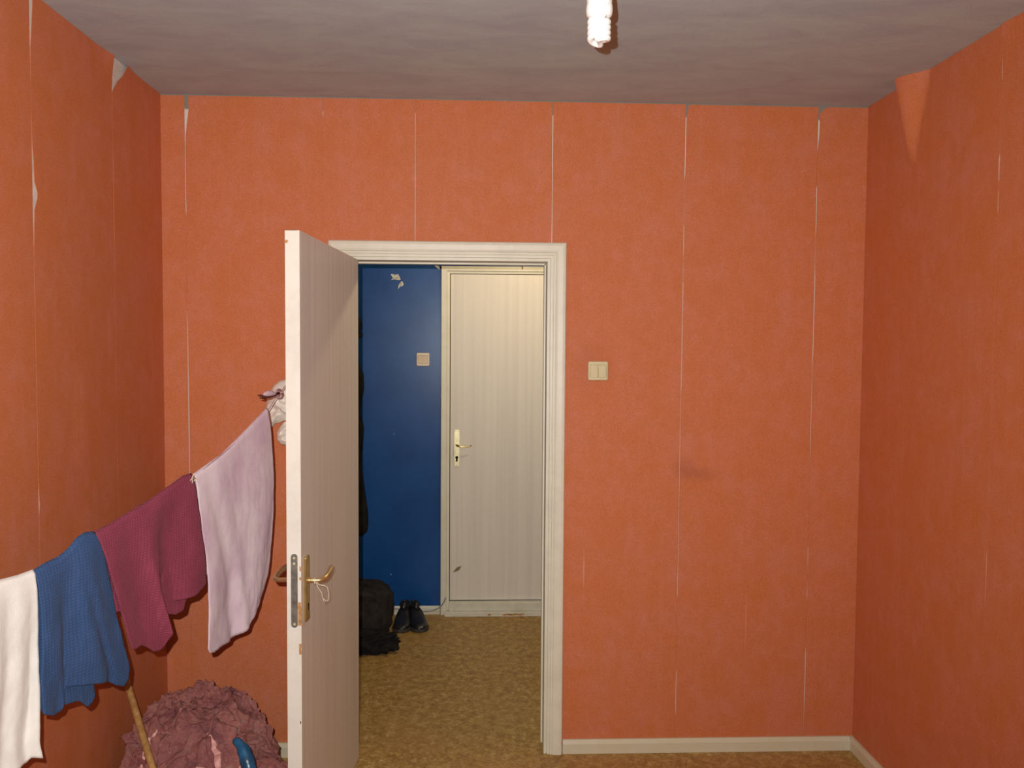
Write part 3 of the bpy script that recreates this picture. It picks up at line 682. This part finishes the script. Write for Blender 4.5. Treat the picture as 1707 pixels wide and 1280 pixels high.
# join at the bottom through the centre
bot = [coil[-1], (coil[-1][0]*.6, coil[-1][1]*.6, zb+.002), (0, 0, zb+.002), (coil2[-1][0]*.6, coil2[-1][1]*.6, zb+.002), coil2[-1]]
path = coil+bot[1:-1]+coil2[::-1]
path = [(coil[0][0]*.8, coil[0][1]*.8, zt+.02)]+path+[(coil2[0][0]*.8, coil2[0][1]*.8, zt+.02)]
MB().tube([Vector((bx, BY, 0))+Vector(p) for p in path], rt, 12).build('spiral_tube', M_WHITEP, lamp, smooth=True)
MB().lathe((bx, BY, 0), [(.0, zt+.002), (.021, zt+.002), (.0265, zt+.006), (.0285, zt+.014), (.0285, zt+.024), (.027, zt+.030), (.0275, zt+.040), (.026, zt+.050), (.020, zt+.060), (.016, zt+.066), (0, zt+.066)], 40).build('ballast_housing', M_HOUSE, lamp, smooth=True)
MB().lathe((bx, BY, 0), [(0, zt+.058), (.027, zt+.058), (.030, zt+.066), (.030, zt+.095), (.024, zt+.115), (.012, zt+.125), (0, zt+.125)], 32).build('socket', M_SOCKET, lamp, smooth=True)
MB().tube([(bx, BY, zt+.12), (bx+.002, BY, (zt+.12+H)/2), (bx, BY, H-.001)], .0035, 8).build('lamp_cord', M_SOCKET, lamp)
MB().lathe((bx, BY, 0), [(0, H-.03), (.02, H-.028), (.035, H-.012), (.038, H-.0005), (0, H-.0005)], 28).build('ceiling_rose', M_SOCKET, lamp, smooth=True)
# printed marks on the housing
for k, a in enumerate((-1.30, -1.18, -1.07, -.97)):
    rr = .0289; zz = zt+.0225
    q = [(bx+rr*cos(a+da), BY+rr*sin(a+da), zz+dz) for da, dz in ((-.025, -.003), (.0, -.003), (.02, .003), (-.005, .003))]
    q2 = [(bx+(rr+.0002)*cos(a+da), BY+(rr+.0002)*sin(a+da), zz+dz) for da, dz in ((-.025, -.003), (.0, -.003), (.02, .003), (-.005, .003))]
    MB().add(q+q2, [(0, 1, 2, 3), (4, 5, 6, 7), (0, 1, 5, 4), (1, 2, 6, 5), (2, 3, 7, 6), (3, 0, 4, 7)]).build('printed_mark', plain('grey_print', (.45, .42, .40, 1)), lamp)

# ---------------------------------------------------------------- washing line
LA = Vector((-.556, 0, 0)); LK = .313; LN = Vector((1, -LK, 0)).normalized()
def onl(px, py, n=0):
    d = ray(px, py); A = LA+LN*n; t = (A-CAM).dot(LN)/d.dot(LN); return CAM+d*t
lpx = [(478, 641), (462, 660), (446, 685), (420, 712), (385, 745), (322, 796), (300, 810), (250, 838), (200, 870), (165, 892), (129, 909), (113, 926), (95, 941), (60, 959), (30, 967), (0, 975)]
lp = [onl(*p) for p in lpx]
a0 = lp[0]; lp = [Vector((-.556, -.024, a0.z+.20)), Vector((-.60, -.15, a0.z+.115))]+lp
e = lp[-1]
for t in (.35, .7, 1.0): y = e.y+(-2.02-e.y)*t; lp.append(Vector((min(-.556+LK*y, -.5), y, e.z+.035*t*t+.01*t)))
lp[-1] = Vector((XL+.002, -2.02, lp[-1].z))
ln = resamp(lp, 140); ln = smooth1(ln, 3)
tag(MB().tube(ln, .0016, 6).build('washing_line', M_CORD, smooth=True), 'thin mauve cord strung as a washing line from the door casing to the left wall', 'washing line')

def coons(T, B, Lf, Rt, nu, nv):
    T = resamp(T, nu); B = resamp(B, nu); Lf = resamp(Lf, nv); Rt = resamp(Rt, nv); g = []
    for j in range(nv):
        v = j/(nv-1); row = []
        for i in range(nu):
            u = i/(nu-1)
            row.append((1-v)*T[i]+v*B[i]+(1-u)*Lf[j]+u*Rt[j]-((1-u)*(1-v)*T[0]+u*(1-v)*T[-1]+(1-u)*v*B[0]+u*v*B[-1]))
        g.append(row)
    return g
def sheet(T, B, Lf, Rt, side, fold, nu=70, nv=70, seed=0, base=.006):
    z2 = lambda pts: [Vector((p[0], p[1], 0)) for p in pts]
    g = coons(z2(T), z2(B), z2(Lf), z2(Rt), nu, nv); rows = []
    for j, row in enumerate(g):
        v = j/(nv-1); r = []
        for i, p in enumerate(row):
            u = i/(nu-1); w = min(1, v*5)**.7*(.35+.65*v)
            P = onl(p.x, p.y)
            n = side*base*min(1, .4+v*8)+fold(u, v)*w+.0028*fbm((u*9+seed, v*7, 1), 3)*w+.006*fbm((u*2.4+seed, v*2.2, 5), 2)*w
            if side < 0: n = min(n, -.003) - .004
            q = P+LN*n
            r.append(q)
        rows.append(r)
    return rows
def hang(name, mat, front, back, ff, fb, label, cat, thick=.0035, seed=0, group=None):
    fr = sheet(*front, 1, ff, seed=seed); bk = sheet(*back, -1, fb, seed=seed+3)
    rows = bk[::-1]
    arch = []
    for a, b in zip(bk[0], fr[0]): arch.append((a+b)/2+Vector((0, 0, .010)))
    rows = rows+[arch]+fr; nu = len(fr[0]); v = [p for r in rows for p in r]; f = []
    for j in range(len(rows)-1):
        for i in range(nu-1): p = j*nu+i; f.append((p, p+1, p+nu+1, p+nu))
    o = mesh(name, v, f, mat, smooth=True)
    s = o.modifiers.new('thickness', 'SOLIDIFY'); s.thickness = thick; s.offset = 0
    return tag(o, label, cat, group)
# lilac towel
T = [(324, 796), (345, 781), (370, 763), (400, 733), (425, 707), (446, 685)]
hang('towel', M_CPINK,
     (T, [(344, 1088), (352, 1087), (368, 1077), (386, 1069), (408, 1046), (422, 1020), (440, 985)], [(324, 796), (328, 840), (334, 890), (338, 930), (341, 960), (343, 1010), (342, 1050), (341, 1080), (344, 1088)], [(446, 685), (450, 730), (454, 790), (455, 850), (453, 905), (448, 955), (440, 985)]),
     (T, [(340, 960), (380, 950), (440, 880)], [(324, 796), (334, 880), (340, 960)], [(446, 685), (451, 780), (440, 880)]),
     lambda u, v: -.010*exp(-((u-.12-.25*v)/.07)**2)+.006*sin(u*9+v*2)+.008*exp(-((u-.28-.2*v)/.06)**2)*v, lambda u, v: .002*sin(u*8),
     'lilac terry towel hanging nearest the door, long curved lower corner', 'towel', seed=1)
# maroon towel
T = [(160, 893), (185, 880), (215, 861), (250, 840), (285, 815), (305, 800), (320, 795)]
def fm(u, v): return .010*sin(u*13+1+v*1.5)+.016*exp(-((u-.42)/.05)**2)*v-.018*exp(-((u-.66-.05*v)/.06)**2)*v
hang('towel', M_CMAR,
     (T, [(214, 1081), (224, 1081), (236, 1075), (246, 1079), (256, 1086), (267, 1083), (271, 1072), (271, 1040), (267, 1012), (280, 1008), (300, 1000), (318, 992), (338, 973)], [(160, 893), (176, 950), (192, 1010), (206, 1060), (214, 1081)], [(320, 795), (323, 830), (330, 880), (336, 930), (338, 973)]),
     (T, [(200, 1020), (250, 1012), (272, 1018), (285, 1024), (300, 1025), (311, 1018), (315, 1000), (324, 985), (337, 974)], [(160, 893), (180, 950), (200, 1020)], [(320, 795), (330, 880), (337, 974)]),
     fm, lambda u, v: .004*sin(u*9), 'maroon waffle-weave towel hanging between the blue and the lilac one', 'towel', seed=2)
# blue towel
T = [(58, 958), (75, 947), (98, 936), (115, 922), (128, 905), (140, 896), (155, 893), (167, 899)]
hang('towel', M_CBLUE,
     (T, [(62, 1189), (84, 1192), (98, 1184), (110, 1145), (140, 1140), (165, 1137), (182, 1133), (198, 1143), (210, 1144), (217, 1133)], [(58, 958), (62, 1020), (62, 1080), (59, 1140), (62, 1189)], [(167, 899), (178, 950), (192, 1010), (206, 1070), (218, 1115), (217, 1133)]),
     (T, [(70, 1186), (100, 1180), (130, 1170), (138, 1169), (152, 1179), (158, 1174), (166, 1161), (160, 1140), (190, 1125)], [(58, 958), (62, 1080), (70, 1186)], [(167, 899), (182, 1000), (190, 1125)]),
     lambda u, v: .012*sin(u*10+.6+v)-.014*exp(-((u-.62-.18*v)/.05)**2)*v+.012*exp(-((u-.25)/.08)**2)*v, lambda u, v: .004*sin(u*7),
     'blue waffle-weave towel hanging between the white and the maroon cloth', 'towel', seed=5)
# white cloth, running out of frame
T = [(-110, 1003), (-60, 990), (-20, 980), (0, 975), (30, 967), (57, 957)]
hang('cloth', M_CWHITE,
     (T, [(-110, 1350), (-40, 1310), (0, 1292), (30, 1280), (46, 1271), (50, 1262), (61, 1262)], [(-110, 1003), (-110, 1200), (-110, 1350)], [(57, 957), (60, 1010), (62, 1100), (60, 1180), (57, 1235), (61, 1262)]),
     (T, [(-110, 1300), (0, 1240), (50, 1215)], [(-110, 1003), (-110, 1300)], [(57, 957), (58, 1100), (50, 1215)]),
     lambda u, v: .007*sin(u*24+v*2)+.006*sin(u*11+2), lambda u, v: .003*sin(u*10),
     'white cotton cloth hanging at the left end of the washing line', 'cloth', thick=.002, seed=9)
# knotted scrap on the line and a peg
kn = tag(empty('knotted_rag', tuple(onl(462, 657))), 'mauve rag scrap knotted on the washing line beside the door leaf', 'rag')
q = [onl(463, 656, .006), onl(452, 650, .010), onl(442, 651, .012), onl(436, 659, .012), onl(447, 662, .014), onl(458, 660, .010)]
cq = sum(q, Vector())/len(q)
v = [p+LN*.004 for p in q]+[cq+LN*.016+Vector((0, 0, .004))]+[p-LN*.003 for p in q]+[cq-LN*.010]
nq = len(q); f = [(i, (i+1) % nq, nq) for i in range(nq)]+[(nq+1+i, nq+1+(i+1) % nq, 2*nq+1) for i in range(nq)]+[(i, (i+1) % nq, nq+1+(i+1) % nq, nq+1+i) for i in range(nq)]
ob = mesh('rag_scrap', v, f, M_CPINK, kn, smooth=True); ss = ob.modifiers.new('s', 'SUBSURF'); ss.levels = ss.render_levels = 2
MB().tube([onl(465, 655, .01), onl(458, 658, .013), onl(450, 661, .016), onl(443, 662, .014), onl(437, 660.5, .012), onl(430, 659, .010)], [.004, .0045, .004, .0042, .003, .0022], 8).build('rag_tie', M_TWIG, kn, smooth=True)
MB().tube([onl(444, 662, .014), onl(439, 664, .013), onl(433, 663.5, .01)], [.0035, .003, .0018], 8).tube([onl(440, 661, .014), onl(433, 657, .01)], [.002, .0015], 6).build('rag_frayed_end', M_TWIG, kn, smooth=True)
ks = [onl(465+6*cos(a), 656+7*sin(a), .006*sin(a*2)) for a in [2*pi*i/12 for i in range(13)]]
MB().tube(ks, .0028, 8).build('knot', M_CORD, kn, smooth=True)
ks = [onl(323+3*cos(a), 797+4*sin(a), .006*sin(a*2)+.004) for a in [2*pi*i/12 for i in range(13)]]
tag(MB().tube(ks, .002, 8).tube([onl(324, 797, .006), onl(319, 799, .010), onl(317, 801, .006)], .0018, 6).tube([onl(321, 798, .006), onl(320.5, 805, .010)], .0015, 6).build('cord_knot', M_STRING, smooth=True), 'small pale cord knot between the maroon and lilac towels', 'knot')
# white plastic bag hanging behind the door leaf
hb = tag(empty('plastic_bag', (-.72, -.10, 1.5)), 'crumpled white plastic bag hanging on the wall behind the open door leaf', 'bag')
def pouch(outline, y, dep, seed):
    q = [atY(*p, y) for p in outline]; cx = sum(p.x for p in q)/len(q); cz = sum(p.z for p in q)/len(q); R = 16; n = 64
    loop = resamp(q+[q[0]], n+1)[:-1]; v = []; f = []
    for sgn in (1, -1):
        for k in range(R+1):
            t = k/R
            for p in loop:
                x = cx+(p.x-cx)*t; z = cz+(p.z-cz)*t
                h = dep*sqrt(max(0, 1-t**2.4))*(1+.5*(.5-abs(noise.noise(Vector((x*22, z*22, seed)))))*2)+.018*(.3-abs(noise.noise(Vector((x*50, z*50, seed+4)))))*(1-t*t)
                v.append((x, y-sgn*h, z))
    m = (R+1)*n
    for s in (0, m):
        for k in range(R):
            for j in range(n): f.append((s+k*n+j, s+k*n+(j+1) % n, s+(k+1)*n+(j+1) % n, s+(k+1)*n+j))
    for j in range(n): a_ = R*n+j; b_ = R*n+(j+1) % n; f.append((a_, b_, m+b_, m+a_))
    return v, f
v, f = pouch([(478, 632), (466, 634), (457, 641), (450, 652), (445, 664), (443, 680), (445, 697), (448, 711), (454, 712), (459, 705), (466, 704), (474, 700), (490, 705), (520, 690), (535, 660), (520, 630), (500, 622)], -.075, .032, 3)
mesh('bag_body', v, f, M_BAG, hb, smooth=True)
v, f = pouch([(474, 703), (467, 711), (461, 721), (462, 734), (469, 741), (478, 743), (492, 738), (496, 715), (485, 703)], -.080, .022, 8)
mesh('bag_tail', v, f, M_BAG, hb, smooth=True)
nl = atY(508, 600, 0)
MB().tube([(nl.x, -.001, nl.z), (nl.x, -.05, nl.z+.004), (nl.x, -.056, nl.z+.014)], .003, 8).build('nail', M_STEEL, hb)
MB().tube([atY(500, 628, -.07), atY(506, 612, -.05), (nl.x, -.045, nl.z+.003), atY(514, 612, -.05), atY(520, 632, -.07)], .005, 8).build('bag_strap', M_BAG, hb, smooth=True)

# ---------------------------------------------------------------- heap of tulle on the floor in the corner
hc = Vector((-.92, -.445, 0)); HR = (.248, .235); HH = .405
tb = tag(empty('tulle_bundle', tuple(hc)), 'big heap of crumpled dusty pink tulle on the floor in the left corner', 'fabric')
def hsurf(a, t, ex=0):
    """a azimuth, t 0 top..1 base"""
    ph = t*pi/2; k = sin(ph)**.85; z = HH*cos(ph)**.80
    return Vector((hc.x+(HR[0]+ex)*k*cos(a), hc.y+(HR[1]+ex)*k*sin(a), z+ex*cos(ph)))
def crump(p, k=1): return (.060*(.38-abs(noise.noise(p*7)))+.038*(.35-abs(noise.noise(p*16+Vector((3, 1, 2)))))+.017*(.35-abs(noise.noise(p*36+Vector((9, 5, 2))))))*k
v = []; f = []; NA, NTT = 240, 110
for i in range(NTT+1):
    t = .004+.996*i/NTT
    for j in range(NA):
        a = 2*pi*j/NA; p = hsurf(a, t); dirn = Vector((cos(a)*sin(t*pi/2), sin(a)*sin(t*pi/2), cos(t*pi/2)))
        q = p+dirn*(crump(p)-.006); q.x = max(q.x, XL+.012); q.z = max(q.z, .001) if i < NTT else .001; v.append(q)
for i in range(NTT):
    for j in range(NA): f.append((i*NA+j, i*NA+(j+1) % NA, (i+1)*NA+(j+1) % NA, (i+1)*NA+j))
f += [tuple(range(NA)), tuple(NTT*NA+j for j in range(NA))]
mesh('crumpled_core', v, f, M_TULLE, tb, smooth=True)
random.seed(21)
for r in range(22):
    # a gathered ruffle wandering over the surface, edges standing out
    a = random.uniform(pi*1.0, pi*2.15); t = random.uniform(.12, .7); hd = random.uniform(0, 2*pi); wd_ = random.uniform(.018, .036); n = 70; rows = [[], [], []]
    ok = True
    for i in range(n):
        hd += random.uniform(-.16, .16); t += .011*sin(hd); a += .018*cos(hd)/max(.25, sin(t*pi/2)); t = min(.93, max(.06, t))
        p = hsurf(a, t); dirn = Vector((cos(a)*sin(t*pi/2), sin(a)*sin(t*pi/2), cos(t*pi/2))); e1 = hsurf(a+.01, t)-p; e1 = e1.normalized() if e1.length else Vector((1, 0, 0)); e2 = dirn.cross(e1)
        side = e1*cos(hd+pi/2)+e2*sin(hd+pi/2)
        c = crump(p); w = wd_*sin(pi*i/(n-1))**.4; wob = sin(i*1.25+r)*.007
        rows[0].append(p+dirn*(c-.004)); rows[1].append(p+dirn*(c+w*.42+wob)+side*(w*.4)); rows[2].append(p+dirn*(c+w*.62-wob)+side*(w+.006*sin(i*1.25+r+1)))
    vv = [q for rw in rows for q in rw]
    for q in vv: q.x = max(q.x, XL+.012); q.z = max(q.z, .004)
    ff = [(k*n+i, k*n+i+1, (k+1)*n+i+1, (k+1)*n+i) for k in range(2) for i in range(n-1)]
    o = mesh('ruffle', vv, ff, M_TULLE, tb, smooth=True); s = o.modifiers.new('t', 'SOLIDIFY'); s.thickness = .0012
    s2 = o.modifiers.new('s', 'SUBSURF'); s2.levels = s2.render_levels = 1
M_TULLE2 = plain('tulle_fold_highlight', (.88, .42, .38, 1), .55, .4, 0, .35, 40, .5)  # lighter copy of the tulle colour, painting bright highlights on some folds
random.seed(5)
for r in range(20):
    a = random.uniform(pi*1.05, pi*2.05); t = random.uniform(.2, .8); hd = random.uniform(0, 2*pi); hw_ = random.uniform(.006, .015); n = 44; rows = [[], [], []]
    for i in range(n):
        hd += .02*(1 if r % 2 else -1)+random.uniform(-.03, .03); t += .0065*sin(hd); a += .010*cos(hd)/max(.3, sin(t*pi/2)); t = min(.95, max(.1, t))
        p = hsurf(a, t); dirn = Vector((cos(a)*sin(t*pi/2), sin(a)*sin(t*pi/2), cos(t*pi/2))); e1 = (hsurf(a+.01, t)-p).normalized(); e2 = dirn.cross(e1)
        sd = e1*cos(hd+pi/2)+e2*sin(hd+pi/2); c = crump(p)+.004; w = hw_*sin(pi*(i+.3)/(n-.4))**.5
        rows[0].append(p+dirn*(c-.004)-sd*w); rows[1].append(p+dirn*(c+.010+.003*sin(i*.7+r))); rows[2].append(p+dirn*(c-.001)+sd*w)
    vv = [q for rw in rows for q in rw]
    for q in vv: q.x = max(q.x, XL+.012); q.z = max(q.z, .004)
    o = mesh('tulle_fold', vv, [(k*n+i, k*n+i+1, (k+1)*n+i+1, (k+1)*n+i) for k in range(2) for i in range(n-1)], M_TULLE2 if r % 4 == 0 else M_TULLE, tb, smooth=True)
    s_ = o.modifiers.new('t', 'SOLIDIFY'); s_.thickness = .0012; s2 = o.modifiers.new('s', 'SUBSURF'); s2.levels = s2.render_levels = 1
# lobe of the heap toward the door
v, f = blob((-.685, -.55, .10), (.105, .10, .145), .25, 3.0, 12, 5, .9, .002, True)
mesh('side_fold', v, f, M_TULLE, tb, smooth=True)
# blue satin scrap hanging over the heap
p = [(392, 1234), (400, 1240), (407, 1252), (412, 1268), (418, 1290), (424, 1320)]
def atD(px, py, d): return CAM+ray(px, py)*d
bp_ = [atD(x, y, 2.46-.012*i) for i, (x, y) in enumerate(p)]
tag(MB().tube(smooth1(resamp(bp_, 24), 1), [.010+.010*min(1, i/8)+(.0012*sin(i*1.3)) for i in range(24)], 12).build('satin_scarf', M_SATIN, smooth=True), 'shiny teal blue satin scarf twisted over the front of the pink heap', 'scarf')
v, f = blob((-.60, -.62, .09), (.075, .08, .088), .25, 3, 31, 4, .8, .002)
tag(mesh('dark_bag', v, f, M_BLACK2, smooth=True), 'small black bag on the floor between the pink heap and the door leaf', 'bag')

# ---------------------------------------------------------------- wooden stick leaning in the corner
sa = Vector((XL+.016, -.44, atY(213, 1112, -.44).z)); sb = atD(353, 1617, 2.15); sb.z = .011
dr = (sb-sa).normalized()
tag(MB().tube([sa-dr*.012, sa-dr*.009, sa, sb-dr*.004, sb], [.004, .009, .0108, .0112, .009], 16).build('wooden_stick', M_STICK, smooth=True), 'yellowish round wooden stick leaning to the left wall in front of the pink heap', 'stick')
